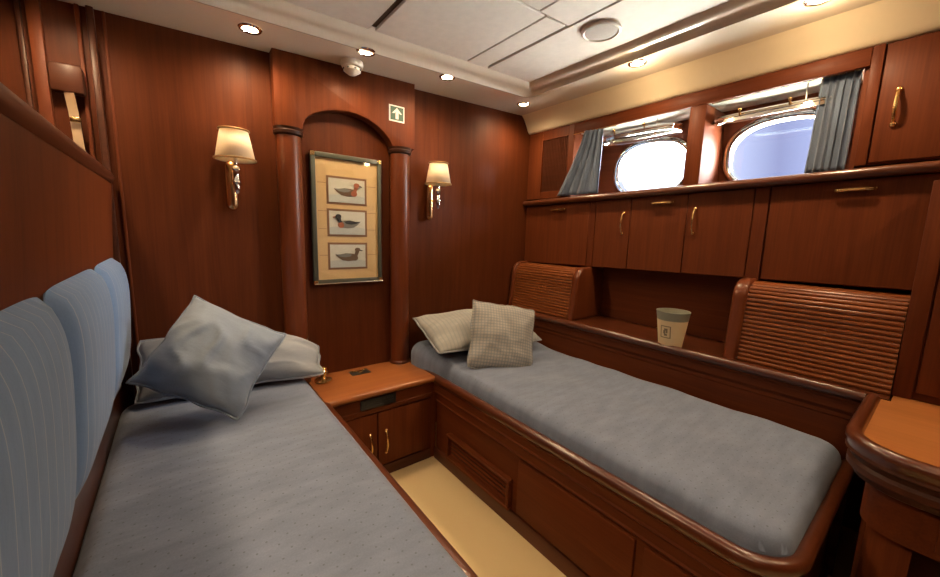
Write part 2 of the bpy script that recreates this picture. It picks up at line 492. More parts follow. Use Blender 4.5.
def back_cushion(y0, y1, label):
    z0, z1, th = .685, 1.143, .052
    m = MB(); n, k = 20, 22
    def P(i, j, front):
        u = -1 + 2 * i / n; v = -1 + 2 * j / k
        y = (y0 + y1) / 2 + u * (y1 - y0) / 2; z = (z0 + z1) / 2 + v * (z1 - z0) / 2
        f = ((1 - abs(u) ** 7) * (1 - abs(v) ** 3.4)) ** .5
        # rounded outline
        ru = 1 - .05 * abs(v) ** 6; rv = 1 - .03 * abs(u) ** 6
        y = (y0 + y1) / 2 + u * ru * (y1 - y0) / 2; z = (z0 + z1) / 2 + v * rv * (z1 - z0) / 2
        x = lean(z) + .004 + (th * f if front else 0)
        return (x, y, z)
    F = [[m.bm.verts.new(P(i, j, True)) for j in range(k + 1)] for i in range(n + 1)]
    B = [[m.bm.verts.new(P(i, j, False)) for j in range(k + 1)] for i in range(n + 1)]
    for i in range(n):
        for j in range(k):
            m.bm.faces.new((F[i][j], F[i + 1][j], F[i + 1][j + 1], F[i][j + 1]))
            m.bm.faces.new((B[i][j], B[i][j + 1], B[i + 1][j + 1], B[i + 1][j]))
    bmesh.ops.remove_doubles(m.bm, verts=m.bm.verts, dist=1e-4)
    bmesh.ops.recalc_face_normals(m.bm, faces=m.bm.faces)
    return tag(m.build('back_cushion', STRIPEF, angle=75), label, 'cushion', 'pinstriped back cushions along the left bed')
back_cushion(.44, .968, 'blue pinstriped back cushion nearest the viewer on the side panel')
back_cushion(.978, 1.498, 'blue pinstriped back cushion, middle of the three on the side panel')
back_cushion(1.508, 1.935, 'narrow blue pinstriped back cushion in the corner by the bed pillows')

# ------------------------------------------------------------------ beds
def mattress(x0, x1, y0, y1, z0, z1, rc, rt, seed, nx, ny, amp=.006, head=.0):
    m = MB()
    def inside(x, y):
        cx, cy = (x0 + x1) / 2, (y0 + y1) / 2
        qx = abs(x - cx) - ((x1 - x0) / 2 - rc); qy = abs(y - cy) - ((y1 - y0) / 2 - rc)
        if qx > 0 and qy > 0:
            l = math.hypot(qx, qy)
            if l > rc:
                sx = 1 if x > cx else -1; sy = 1 if y > cy else -1
                x = cx + sx * ((x1 - x0) / 2 - rc + qx / l * rc); y = cy + sy * ((y1 - y0) / 2 - rc + qy / l * rc); l = rc
            return x, y, rc - l
        return x, y, rc - max(qx, qy)
    G = []
    # denser samples near the edges
    def sp(n):
        return [.5 - .5 * math.cos(PI * i / n) if False else (lambda t: t + .09 * math.sin(2 * PI * t) * -1)(i / n) for i in range(n + 1)]
    for a in sp(nx):
        row = []
        for b in sp(ny):
            x, y, d = inside(x0 + a * (x1 - x0), y0 + b * (y1 - y0))
            if d < rt: z = z1 - rt + math.sqrt(max(0, rt * rt - (rt - d) ** 2))
            else: z = z1
            fade = min(1, max(0, d) / .03)
            z += fade * (amp * noise.noise(Vector((x * 3.5 + seed, y * 9, seed))) + amp * .7 * noise.noise(Vector((x * 9, y * 5, seed + 7))) + amp * 1.3 * noise.noise(Vector((x * 1.6, y * 1.3, seed + 3))))
            z += head * max(0, min(1, (y - (y1 - .50)) / .35)) ** 1.5
            if head and z > .505:
                x -= .05 * max(0, min(1, (y - (y1 - .34)) / .2)) * max(0, 1 - (x - x0) / .25)
            row.append(m.bm.verts.new((x, y, z)))
        G.append(row)
    for i in range(nx):
        for j in range(ny):
            m.bm.faces.new((G[i][j], G[i + 1][j], G[i + 1][j + 1], G[i][j + 1]))
    bd = [G[i][0] for i in range(nx + 1)] + [G[nx][j] for j in range(1, ny + 1)] + [G[i][ny] for i in range(nx - 1, -1, -1)] + [G[0][j] for j in range(ny - 1, 0, -1)]
    lo = [m.bm.verts.new((v.co.x, v.co.y, z0)) for v in bd]
    L = len(bd)
    for i in range(L):
        j = (i + 1) % L
        m.bm.faces.new((bd[j], bd[i], lo[i], lo[j]))
    m.bm.faces.new(lo)
    bmesh.ops.remove_doubles(m.bm, verts=m.bm.verts, dist=5e-4)
    bmesh.ops.recalc_face_normals(m.bm, faces=m.bm.faces)
    return m

def left_bed():
    t = thing('built_in_berth', 'left built-in mahogany berth frame under the near mattress', 'bed', (.12, .8, 0))
    y0, y1 = -.55, 1.998
    b = MB().box(-.32, .455, y0, y1, .03, .44)
    b.build('berth_box', WY, t)
    xo = .490
    r = MB()
    prof = [(xo - .06, .455), (xo - .006, .455), (xo, .462), (xo, .49), (xo - .004, .498), (xo - .012, .502), (xo - .03, .502), (xo - .03, .47), (xo - .06, .47)]
    r.prism(prof, 'y', y0, 1.63); r.build('side_rail', RAIL_Y, t, angle=50)
    MB().prism([(.44, .455), (.44, .36), (.466, .36), (.466, .40), (.474, .41), (.474, .44), (.48, .455)], 'y', y0, 1.63).build('rail_moulding', WY, t)
    MB().box(.40, .462, y0, 1.64, .012, .36, .003).build('side_panel', WY, t)
    # wooden strip between the mattress and the back cushions
    MB().prism([(lean(.44), .44), (lean(.44) + .03, .44), (lean(.6) + .014, .60), (lean(.70) + .008, .70), (lean(.70), .70)], 'y', y0, 1.99).build('back_strip', RAIL_Y, t)
    m = mattress(-.222, .440, y0 + .02, 1.925, .442, .578, .07, .05, 3.1, 60, 110)
    tag(m.build('mattress', SPREAD, angle=80), 'blue-grey dotted spread and mattress on the left bed nearest the viewer', 'mattress')
left_bed()

RX = 1.056
def right_bed():
    t = thing('built_in_berth', 'right built-in mahogany berth with moulded rail and rounded foot corner', 'bed', (1.45, 1.0, 0))
    rr = .13
    def path(off):
        # from head, down the front side, round the foot corner, to the desk; off = inset
        p = [(RX + off, 1.668)]
        n = 8
        yf = .125
        for i in range(1, 14): p.append((RX + off, 1.66 - (1.66 - (yf + rr)) * i / 13))
        for k in range(1, n + 1):
            a = PI / 2 * k / n
            p.append((RX + rr - (rr - off) * math.cos(a), yf + rr - (rr - off) * math.sin(a)))
        p.append((1.40, yf + off)); p.append((1.86, yf + off))
        return p
    # sweep: left of travel is the +x / inner side
    pth = path(0)
    rail = [(0, .455), (-.006, .462), (-.008, .475), (-.006, .488), (.002, .496), (.014, .498), (.026, .494), (.032, .484), (.032, .40), (.02, .40), (.012, .455)]
    MB().sweep(rail, [(RX, 1.985)] + pth).build('rail_cap', RAIL_Y, t, angle=60)
    mold = [(.03, .455), (.005, .455), (.003, .448), (.010, .44), (.012, .405), (.008, .398), (.016, .392), (.020, .385), (.020, .352), (.016, .345), (.022, .335), (.03, .33)]
    MB().sweep(mold, pth).build('rail_moulding', WY, t, angle=25)
    face = [(.028, .015), (.028, .40), (.05, .40), (.05, .015)]
    MB().sweep(face, pth).build('side_panel', WY, t, angle=50)
    # plinth
    MB().sweep([(.014, .0), (.014, .055), (.02, .064), (.032, .064), (.032, 0)], pth).build('plinth', DARKW, t)
    # raised door panels on the side
    for (ya, yb) in ((1.015, .50), (.47, .29)):
        MB().box(RX + .016, RX + .03, yb, ya, .078, .325, .004).build('panel_door', WY, t)
    # louvred grille
    ga, gb, za, zb_ = 1.05, 1.53, .072, .212
    g = MB()
    for (a, b, c, d) in ((ga, gb, za, za + .016), (ga, gb, zb_ - .016, zb_), (ga, ga + .018, za + .016, zb_ - .016), (gb - .018, gb, za + .016, zb_ - .016)):
        g.box(RX - .002, RX + .029, a, b, c, d, .003, 1)
    go = g.build('grille', WY, t)
    l = MB()
    nl = 5
    for k in range(nl):
        zc = za + .03 + k * (zb_ - za - .052) / (nl - 1)
        l.prism([(RX + .016, zc - .006), (RX + .020, zc - .006), (RX + .0255, zc + .002), (RX + .0215, zc + .003)], 'y', ga + .018, gb - .018)
    l.build('louvres', WY, go)
    MB().box(RX + .0265, RX + .0278, ga + .016, gb - .016, za + .014, zb_ - .014).build('grille_backing', BLACK, go)
    # bed board carrying the mattress
    MB().box(RX + .06, 1.87, .20, 1.99, .36, .40).build('bed_board', WY, t)
    m = mattress(RX + .036, 1.872, .15, 1.955, .402, .555, .085, .055, 9.4, 60, 110, amp=.007, head=.055)
    tag(m.build('mattress', SPREAD, angle=80), 'grey dotted spread and mattress on the right bed below the cabinets', 'mattress')
right_bed()

# ------------------------------------------------------------------ pillows
def pillow(name, mat, w, h, th, M, seed, label, group=None, pinch=.07, wr=.012, pipe=None, flat=0.55, e=2.2, blunt=.03, crease=.006, taper=0.0):
    m = MB(); n = 34
    rim = []
    def P(i, j, side):
        u = -1 + 2 * i / n; v = -1 + 2 * j / n
        f = ((1 - abs(u) ** e) * (1 - abs(v) ** e)) ** .6
        x = w / 2 * u * (1 - pinch * (1 - v * v)); y = h / 2 * v * (1 - pinch * (1 - u * u))
        k_ = 1 - blunt * (abs(u) * abs(v)) ** 4; x *= k_; y *= k_
        if u > 0: y = (y + h / 2) * (1 - taper * u * u) - h / 2
        wob = .012 * noise.noise(Vector((u * 2, v * 2, seed)))
        z = side * th / 2 * f * (1 if side > 0 else flat)
        z += f ** .5 * wr * (noise.noise(Vector((u * 1.7 + seed, v * 1.7, side))) + .35 * noise.noise(Vector((u * 4 + v * 2, v * 2 + seed, side * 2)))) + wr * .8 * (noise.noise(Vector((u * 1.5, v * 1.5, seed + 11))))
        z += crease * f ** .7 * max(0, 1 - abs(3.2 * noise.noise(Vector((u * 1.3 + v * .8 + seed, v * 1.5 - u * .9, side + seed))))) ** 2
        # radiating corner creases
        c = max(0, abs(u) + abs(v) - 1.1)
        z += side * .008 * math.sin(9 * (abs(u) - abs(v)) + seed) * c * min(1, f * 4)
        return M @ Vector((x + wob, y + wob, z))
    F = [[m.bm.verts.new(P(i, j, 1)) for j in range(n + 1)] for i in range(n + 1)]
    B = [[m.bm.verts.new(P(i, j, -1)) for j in range(n + 1)] for i in range(n + 1)]
    for i in range(n):
        for j in range(n):
            m.bm.faces.new((F[i][j], F[i + 1][j], F[i + 1][j + 1], F[i][j + 1]))
            m.bm.faces.new((B[i][j], B[i][j + 1], B[i + 1][j + 1], B[i + 1][j]))
    edge = [F[i][0].co.copy() for i in range(n)] + [F[n][j].co.copy() for j in range(n)] + [F[i][n].co.copy() for i in range(n, 0, -1)] + [F[0][j].co.copy() for j in range(n, 0, -1)]
    bmesh.ops.remove_doubles(m.bm, verts=m.bm.verts, dist=1e-4)
    bmesh.ops.recalc_face_normals(m.bm, faces=m.bm.faces)
    # keep the cloth pattern in the pillow's own frame
    loc, rot, sc = M.decompose()
    R = rot.to_matrix().to_4x4()
    for v in m.bm.verts: v.co = R.inverted() @ (v.co - loc)
    me = bpy.data.meshes.new(name); m.bm.to_mesh(me); m.bm.free()
    me.polygons.foreach_set('use_smooth', [True] * len(me.polygons))
    me.materials.append(mat)
    o = bpy.data.objects.new(name, me); COL.objects.link(o)
    o.matrix_world = M
    tag(o, label, 'pillow' if 'pillow' in name else 'cushion', group)
    if pipe:
        q = MB(); q.tube([R.inverted() @ (p - loc) for p in edge], .0045, 6, loop=True)
        pm = bpy.data.meshes.new('piping'); q.bm.to_mesh(pm); q.bm.free()
        pm.polygons.foreach_set('use_smooth', [True] * len(pm.polygons)); pm.materials.append(pipe)
        po = bpy.data.objects.new('piping', pm); COL.objects.link(po); po.parent = o
    return o
def frame(c, xa, n_):
    z = Vector(n_).normalized(); x = Vector(xa); x = (x - z * x.dot(z)).normalized(); y = z.cross(x)
    m = Matrix((x, y, z)).transposed().to_4x4(); m.translation = Vector(c); return m
# left bed
pillow('bed_pillow', CASE, .68, .27, .16, frame((.170, 1.845, .70), (1, .05, -.15), (-.06, -.70, .68)), 2.0,
       'pale grey bed pillow lying behind the tilted cushion on the left bed', wr=.012, pipe=CASE, pinch=.05, taper=.45)
pillow('throw_cushion', PILLOWF, .365, .365, .22, frame((.078, 1.60, .800), (.80, -.10, -.58), (-.04, -.80, .50)), 5.0,
       'blue-grey square cushion tilted onto its corner on the left bed', wr=.011, pipe=PILLOWF, pinch=.11, blunt=.05, crease=.016)
# right bed
pillow('bed_pillow', CASES, .74, .38, .21, frame((1.42, 1.73, .685), (1, -.10, -.04), (0, -.30, .95)), 7.0,
       'pale striped bed pillow lying flat at the head of the right bed', wr=.008, pipe=CASE, pinch=.04)
pillow('throw_cushion', CHECKF, .38, .38, .14, frame((1.385, 1.475, .704), (1, -.30, -.27), (-.28, -.80, .42)), 12.0,
       'square checked cushion propped against the pillow on the right bed', wr=.010, pipe=CHECKF, pinch=.05)

# ------------------------------------------------------------------ nightstand
def handle_bow(m, a, b, out, r=.0042):
    a, b, out = Vector(a), Vector(b), Vector(out)
    L = (b - a)
    pts = []
    for k in range(15):
        t = k / 14
        pts.append(a + L * t + out * (math.sin(PI * t) ** .55))
    rs = [r * (1.5 if k in (0, 14) else 1.0 + .35 * math.sin(PI * k / 14)) for k in range(15)]
    m.tube(pts, rs, 8)
    m.ball(a, r * 2.1, u=10, v=8); m.ball(b, r * 2.1, u=10, v=8)
    return m
def nightstand():
    t = thing('nightstand', 'mahogany bedside cabinet with two doors between the beds', 'cabinet', (.76, 1.82, 0))
    yf = 1.672
    MB().box(.47, 1.055, yf + .018, 1.998, .0, .46).box(1.0, 1.085, yf + .008, yf + .03, .0, .4612).build('carcass', WZ, t)
    top = MB()
    nose = [(1.643, .468), (1.638, .478), (1.640, .489), (1.648, .494), (1.998, .494), (1.998, .462), (1.65, .462)]
    top.prism(nose, 'x', .475, 1.054).build('top', TOPW, t, angle=60)
    ap = [(yf - .012, .462), (yf - .006, .45), (yf, .445), (yf, .395), (yf - .006, .39), (yf - .004, .372), (yf + .004, .362), (yf + .02, .362), (yf + .02, .462)]
    MB().prism(ap, 'x', .475, 1.052).build('apron', WX, t, angle=30)
    MB().box(.475, 1.052, yf + .004, yf + .02, .0, .058, .003).build('plinth', DARKX, t)
    for (a, b, hx) in ((.478, .733, .694), (.739, 1.046, .779)):
        d = MB().box(a, b, yf + .002, yf + .018, .066, .358, .004).build('door', WZ, t)
        handle_bow(MB(), (hx, yf, .135), (hx, yf, .255), (0, -.022, 0), .0045).build('handle', BRASS, d)
    v = MB().box(.645, .832, yf - .012, yf + .004, .398, .450, .004).build('vent_panel', BLACKP, t)
    g = MB()
    for k in range(3): g.box(.66, .817, yf - .0145, yf - .011, .409 + k * .012, .414 + k * .012, .001, 1)
    g.build('vent_slots', BLACKP, v)
    l = MB().box(.688, .792, 1.885, 1.95, .4945, .4985, .0015, 1).build('latch_plate', BLACKP, t)
    MB().box(.70, .78, 1.925, 1.94, .4987, .502, .001, 1).box(.728, .752, 1.90, 1.93, .4987, .504, .002, 1).build('latch', BRASS, l)
nightstand()
def ornament():
    c = (.540, 1.90, .4945)
    t = thing('brass_ornament', 'small brass ornament on a round base at the nightstand corner', 'ornament', c)
    MB().lathe([(.040, 0), (.044, .004), (.043, .010), (.034, .014), (.016, .018), (.012, .026)], c, 24).build('base', BRASS, t)
    MB().lathe([(.010, .024), (.013, .032), (.020, .04), (.026, .050), (.024, .060), (.016, .066), (.018, .074), (.008, .082)], c, 20).build('bowl', BRASS, t)
    MB().tube([(c[0] - .016, c[1] - .01, c[2] + .05), (c[0] - .034, c[1] - .016, c[2] + .062), (c[0] - .042, c[1] - .018, c[2] + .05), (c[0] - .03, c[1] - .016, c[2] + .034)], .004, 8).build('handle', BRASS, t)
ornament()

# ------------------------------------------------------------------ picture
def flat(pts, y, mat, name, par, th=.0008):
    return MB().prism(pts, 'y', y - th, y).build(name, mat, par, smooth=False)
def picture():
    x0, x1, z0, z1 = .532, .905, .985, 1.645
    t = thing('framed_picture', 'tall framed print of three ducks hung under the arch', 'picture', (.72, 1.995, .98))
    y = 1.998
    fw = .024
    FR = plain('dark_silver_frame', (.085, .09, .07), .35, .3)
    f = MB()
    f.box(x0, x0 + fw, y - .022, y, z0, z1, .004).box(x1 - fw, x1, y - .022, y, z0, z1, .004)
    f.box(x0 + fw, x1 - fw, y - .022, y, z0, z0 + fw, .004).box(x0 + fw, x1 - fw, y - .022, y, z1 - fw, z1, .004)
    fo = f.build('frame', FR, t)
    MB().tube([(x1 - .004, y - .022, z0), (x1 - .004, y - .022, z1)], .004, 8).tube([(x0 + .002, y - .022, z0 + .003), (x1, y - .022, z0 + .003)], .004, 8).build('frame_lip', CHROME, fo)
    for (a, b) in ((x0, z0), (x1 - .02, z0), (x0, z1 - .02), (x1 - .02, z1 - .02)): MB().box(a - .001, a + .021, y - .0245, y - .01, b - .001, b + .021, .002, 1).build('corner', BRASS, fo)
    MATC = plain('tan_mat_board', (.68, .48, .24), .8)
    MB().box(x0 + fw, x1 - fw, y - .012, y - .004, z0 + fw, z1 - fw).build('mat_board', MATC, t)
    LINE = plain('brown_line', (.28, .16, .08), .8)
    BORD = plain('brown_print_border', (.25, .14, .08), .8)
    PAPER = plain('print_paper', (.66, .66, .58), .8, vary=.12, bscale=30)
    GRASS = plain('print_green', (.33, .38, .26), .8)
    WATER = plain('print_water', (.52, .56, .54), .8)
    DK = plain('print_dark', (.035, .04, .045), .8); BR = plain('print_brown', (.17, .11, .07), .8); RD = plain('print_rust', (.36, .12, .06), .8)
    GY = plain('print_grey', (.22, .22, .20), .8); WT = plain('print_white', (.6, .58, .52), .8)
    xm = (x0 + x1) / 2 - .005
    l = MB()
    for zc in (1.135, 1.27, 1.36, 1.50): l.box(x0 + fw + .01, x1 - fw - .01, y - .0128, y - .0118, zc - .001, zc + .001)
    l.build('mat_lines', LINE, t)
    def ell(cx, cz, a, b, rot=0, n=22):
        return [(cx + a * math.cos(2 * PI * k / n) * math.cos(rot) - b * math.sin(2 * PI * k / n) * math.sin(rot), cz + a * math.cos(2 * PI * k / n) * math.sin(rot) + b * math.sin(2 * PI * k / n) * math.cos(rot)) for k in range(n)]
    for i, zc in enumerate((1.467, 1.303, 1.130)):
        w, h = .212, .142
        p = MB().box(xm - w / 2, xm + w / 2, y - .0132, y - .012, zc - h / 2, zc + h / 2).build('print', BORD, t)
        ww, hh = w - .022, h - .022
        yy = y - .0132
        flat([(xm - ww / 2, zc - hh / 2), (xm + ww / 2, zc - hh / 2), (xm + ww / 2, zc + hh / 2), (xm - ww / 2, zc + hh / 2)], yy, PAPER, 'print_paper', p)
        flat([(xm - ww / 2, zc - hh / 2), (xm + ww / 2, zc - hh / 2), (xm + ww / 2, zc - hh * .22), (xm + ww * .1, zc - hh * .14), (xm - ww / 2, zc - hh * .2)], yy - .0009, WATER, 'print_water', p)
        s_ = 1 if i == 0 else (-1 if i == 1 else 1)
        body, back, head, breast = [(BR, GY, RD, RD), (GY, DK, DK, RD), (BR, GY, BR, BR)][i]
        def X(q): return [(xm + s_ * a * .9, zc + b * .9) for a, b in q]
        # body with raised tail
        bd = [(-.078, .012), (-.062, .006), (-.045, .010), (-.015, .016), (.02, .014), (.042, .010), (.056, -.004), (.054, -.018), (.036, -.028), (0, -.031), (-.034, -.026), (-.056, -.012), (-.07, .002)]
        flat(X(bd)[::s_], yy - .0018, body, 'duck_body', p)
        flat(X([(-.074, .010), (-.045, .009), (-.01, .015), (.022, .008), (.01, -.004), (-.02, -.008), (-.05, -.003)])[::s_], yy - .0027, back, 'duck_wing', p)
        flat(X(ell(.040, -.012, .018, .017)), yy - .0027, breast, 'duck_breast', p)
        flat(X([(.034, .004), (.054, .0), (.064, .022), (.060, .036), (.044, .036), (.040, .020)])[::s_], yy - .0036, head, 'duck_neck', p)
        flat(X(ell(.055, .036, .017, .013)), yy - .0045, head, 'duck_head', p)
        flat(X([(.070, .038), (.088, .031), (.086, .027), (.069, .030)])[::-s_], yy - .0036, DK if i != 1 else RD, 'duck_bill', p)
    MB().box(x0 + fw * .6, x1 - fw * .6, y - .0205, y - .0195, z0 + fw * .6, z1 - fw * .6).build('glass', PICGLASS, t)
picture()

# exit sign
def exit_sign():
    GREEN = plain('sign_green', (.045, .10, .065), .5)
    t = thing('exit_sign', 'small square green sign with white up arrow on the arch', 'sign', (.973, 1.93, 1.85))
    MB().box(.928, 1.018, 1.932, 1.9348, 1.850, 1.932, .0008, 1).build('plate', WHITEP, t)
    MB().box(.935, 1.011, 1.9308, 1.9319, 1.857, 1.925).build('green_field', GREEN, t)
    cx, cz = .973, 1.891
    MB().prism([(cx, cz + .029), (cx - .029, cz + .0), (cx - .0155, cz + .0), (cx - .0085, cz + .007), (cx - .0085, cz - .028), (cx + .0085, cz - .028), (cx + .0085, cz + .007), (cx + .0155, cz + .0), (cx + .029, cz + .0)], 'y', 1.9298, 1.9307).build('arrow', WHITEP, t, smooth=False)
exit_sign()

# ------------------------------------------------------------------ sconces
def sconce(x, label, power=.35):
    t = thing('wall_sconce', label, 'lamp', (x, 1.998, 1.33), 'brass wall lamps with cream shades')
    dx = -.012
    b = MB(); cx = x + dx
    # flattened vertical tube with rounded ends
    pr = []
    for k in range(7):
        a = PI / 2 * k / 6; pr.append((.024 * math.sin(a), 1.338 + .026 * (1 - math.cos(a))))
    pr += [(.024, 1.53)]
    for k in range(1, 6):
        a = PI / 2 * k / 5; pr.append((.024 * math.cos(a), 1.53 + .02 * math.sin(a)))
    b.lathe(pr, (cx, 1.976, 0), 20, sy=.85)
    b.build('back_plate', COPPER, t)
    MB().tube([(cx, 1.97, 1.455), (x, 1.935, 1.45), (x, 1.905, 1.455), (x, 1.90, 1.47)], .006, 8).build('arm', BRASS, t)
    MB().lathe([(.003, 1.405), (.009, 1.412), (.012, 1.43), (.010, 1.445), (.016, 1.452), (.016, 1.458), (.011, 1.464), (.011, 1.50), (.015, 1.506), (.013, 1.515), (.007, 1.52), (.007, 1.575)], (x, 1.90, 0), 16).build('candle_tube', CHROME, t)
    s_ = MB(); n = 32
    rb, rt, zb, zt = .074, .051, 1.543, 1.666
    s_.lathe([(rb, zb), (rt, zt)], (x, 1.90, 0), n)
    for f in [f for f in s_.bm.faces if len(f.verts) > 4]: s_.bm.faces.remove(f)
    sh = s_.build('lamp_shade', SHADE, t)
    mod = sh.modifiers.new('thickness', 'SOLIDIFY'); mod.thickness = .002
    for (z, r) in ((zb + .003, rb + .0015), (zt - .003, rt + .0035)):
        MB().tube([(x + r * math.cos(2 * PI * k / n), 1.90 + r * math.sin(2 * PI * k / n), z) for k in range(n)], .0042, 6, loop=True).build('shade_trim', plain('gilt_trim', (.30, .17, .06), .4, .4), sh)
    MB().tube([(x - rt, 1.90, 1.655), (x + rt, 1.90, 1.655)], .0015, 6).tube([(x, 1.90, 1.57), (x, 1.90, 1.655)], .002, 6).build('shade_holder', BRASS, t)
    MB().ball((x, 1.90, 1.60), .016, (1, 1, 1.5)).build('bulb', emis('shade_fill_bulb', (1, .75, .45), 6), t)
    l = bpy.data.lights.new('shade_fill_lamp', 'POINT'); l.energy = power; l.color = (1, .70, .40); l.shadow_soft_size = .02  # sconces are off; weak lamp and bulb glow added to brighten the shade
    o = bpy.data.objects.new('shade_fill_lamp', l); COL.objects.link(o); o.parent = t; o.location = Vector((0, -.098, .32))
sconce(.212, 'brass wall lamp with cream shade left of the arch above the tilted cushion')
sconce(1.222, 'brass wall lamp with cream shade right of the arch above the right bed')

# wooden box with strap on the far left wall
def strap_box():
    t = thing('wooden_wall_box', 'small dark wooden box with pale strap hanging on the far left wall', 'box', (-.27, 1.97, 1.5))
    MB().box(-.312, -.228, 1.955, 1.999, 1.713, 1.806, .008).build('box', DARKX, t)
    STRAP = plain('pale_strap_webbing', (.40, .27, .16), .6)
    m = MB(); P = []
    for k in range(9):
        z = 1.715 - k * .03; xo = -.268 + .002 * k; y = 1.962 + .012 * math.sin(k * .7)
        P.append([(xo - .013, y, z), (xo + .013, y - .004, z), (xo + .013, y - .001, z), (xo - .013, y + .003, z)])
    m.rings(P).build('strap', STRAP, t)
    MB().box(-.272, -.244, 1.949, 1.957, 1.615, 1.632, .003).build('buckle', BRASS, t)
strap_box()

# ------------------------------------------------------------------ ceiling fittings
def downlight(x, y, z, label, power, spread=172, glow=0.0):
    t = thing('downlight', label, 'light', (x, y, z), 'recessed ceiling downlights')
    r = MB(); n = 24
    r.lathe([(.028, -.001), (.030, -.006), (.040, -.005), (.043, -.001)], (x, y, z), n)
    for f in [f for f in r.bm.faces if len(f.verts) > 4]: r.bm.faces.remove(f)
    r.build('trim_ring', CHROME, t)
    MB().lathe([(.0005, -.0035), (.027, -.003), (.027, -.0012)], (x, y, z), n).build('bulb', BULB, t)
    l = bpy.data.lights.new('downlight_lamp', 'SPOT'); l.energy = power; l.color = (1, .72, .42)
    l.spot_size = math.radians(spread); l.spot_blend = 1.0
    l.shadow_soft_size = .03
    o = bpy.data.objects.new('downlight_lamp', l); COL.objects.link(o)
    o.location = Vector((0, 0, -.036)); o.parent = t
    if glow:      # added point lamp below the ring, brightens the cove and soffit
        l = bpy.data.lights.new('cove_fill', 'POINT'); l.energy = glow; l.color = (1, .72, .42); l.shadow_soft_size = .03
        o = bpy.data.objects.new('cove_fill', l); COL.objects.link(o)
        o.location = Vector((0, 0, -.055)); o.parent = t
DL = [((.278, 1.812), 'recessed ceiling light above the left wall lamp'), ((.716, 1.722), 'recessed ceiling light in front of the arch by the smoke detector'),
      ((1.165, 1.74), 'recessed ceiling light between the arch and the right wall lamp'), ((1.80, 1.81), 'recessed ceiling light in the corner by the cream cove')]
for (p, lab) in DL: downlight(p[0], p[1], zs(p[0]), lab, DOWN)
downlight(-.28, 1.74, zs(-.28), 'recessed ceiling light above the wooden wall box out of frame', DOWN)
for (x, y, lab) in ((1.79, 1.05, 'recessed ceiling light in the glossy soffit by the left porthole'), (1.79, .40, 'recessed ceiling light in the glossy soffit by the right porthole'), (1.79, -.35, 'recessed ceiling light in the soffit over the desk out of frame')):
    downlight(x, y, zs(x), lab, DOWN * 1.05, 172, DOWN * .12)
for (x, y, lab) in ((-.33, 1.0, 'recessed ceiling light beyond the side panel, second from the arch wall'), (-.33, .25, 'recessed ceiling light beyond the side panel, third from the arch wall'), (-.33, -.5, 'recessed ceiling light beyond the side panel, furthest from the arch wall')):
    downlight(x, y, zs(x) + .044, lab, DOWN * 1.9, 140)
downlight(.95, -.25, zs(.95) + .044, 'added fill light over the aisle behind the viewer', DOWN * 1.3, 140)  # unseen lamp, added to brighten the back cushions

def smoke():
    c = (.705, 1.862, zs(.705))
    t = thing('smoke_detector', 'white smoke detector on the ceiling in front of the arch', 'smoke detector', c)
    MB().lathe([(.050, -.001), (.053, -.014), (.047, -.028), (.038, -.030)], c, 28).build('base', WHITEP, t)
    MB().lathe([(.034, -.028), (.040, -.034), (.040, -.044), (.020, -.058), (.006, -.062)], c, 24).build('sensor_head', WHITEP, t)
    for k in range(8):
        a = 2 * PI * k / 8
        v = MB().box(c[0] + 0.0395 * math.cos(a) - .004, c[0] + 0.0395 * math.cos(a) + .004, c[1] + 0.0395 * math.sin(a) - .004, c[1] + 0.0395 * math.sin(a) + .004, c[2] - .0425, c[2] - .036)
        v.build('slot', BLACKP, t)
smoke()
def speaker():
    x, y = 1.458, 1.03; z = zs(x) + .044
    t = thing('ceiling_speaker', 'round white grille disc set in the cream ceiling panel', 'speaker', (x, y, z))
    MB().lathe([(.072, 0), (.080, -.004), (.080, -.012), (.072, -.016), (.066, -.012), (.064, -.006)], (x, y, z), 40).build('rim', WHITEP, t)
    GR = plain('grille_cloth', (.42, .39, .34), .7, bump=.5, bscale=300)
    MB().lathe([(.065, -.004), (.065, -.012), (.03, -.0145), (.001, -.015)], (x, y, z), 40).build('grille', GR, t)
speaker()

# ------------------------------------------------------------------ right side: shelf, roll fronts, cabinets, ledge
XC = 2.06
def shelf():
    t = thing('bed_shelf', 'long mahogany shelf with moulded edge along the right bed', 'shelf', (2.0, 1.0, .4))
    nose = [(1.838, .722), (1.828, .732), (1.826, .745), (1.832, .756), (1.842, .760), (1.856, .757), (1.860, .748), (2.24, .748), (2.24, .72)]
    MB().prism(nose, 'y', .127, 1.998).box(1.862, 2.24, .0755, .127, .72, .748).build('top_board', RAIL_Y, t, angle=60)
    ap = [(1.845, .722), (1.845, .712), (1.852, .704), (1.856, .69), (1.856, .672), (1.862, .662), (1.868, .655), (1.868, .64), (1.872, .635), (1.90, .635), (1.90, .722)]
    MB().prism(ap, 'y', .13, 1.998).build('edge_moulding', WY, t, angle=25)
    MB().box(1.874, 1.90, .13, 1.998, .02, .636).build('back_board', WY, t)
    MB().box(2.20, 2.22, .08, 1.998, .748, 1.12).build('niche_back', WY, t)
shelf()
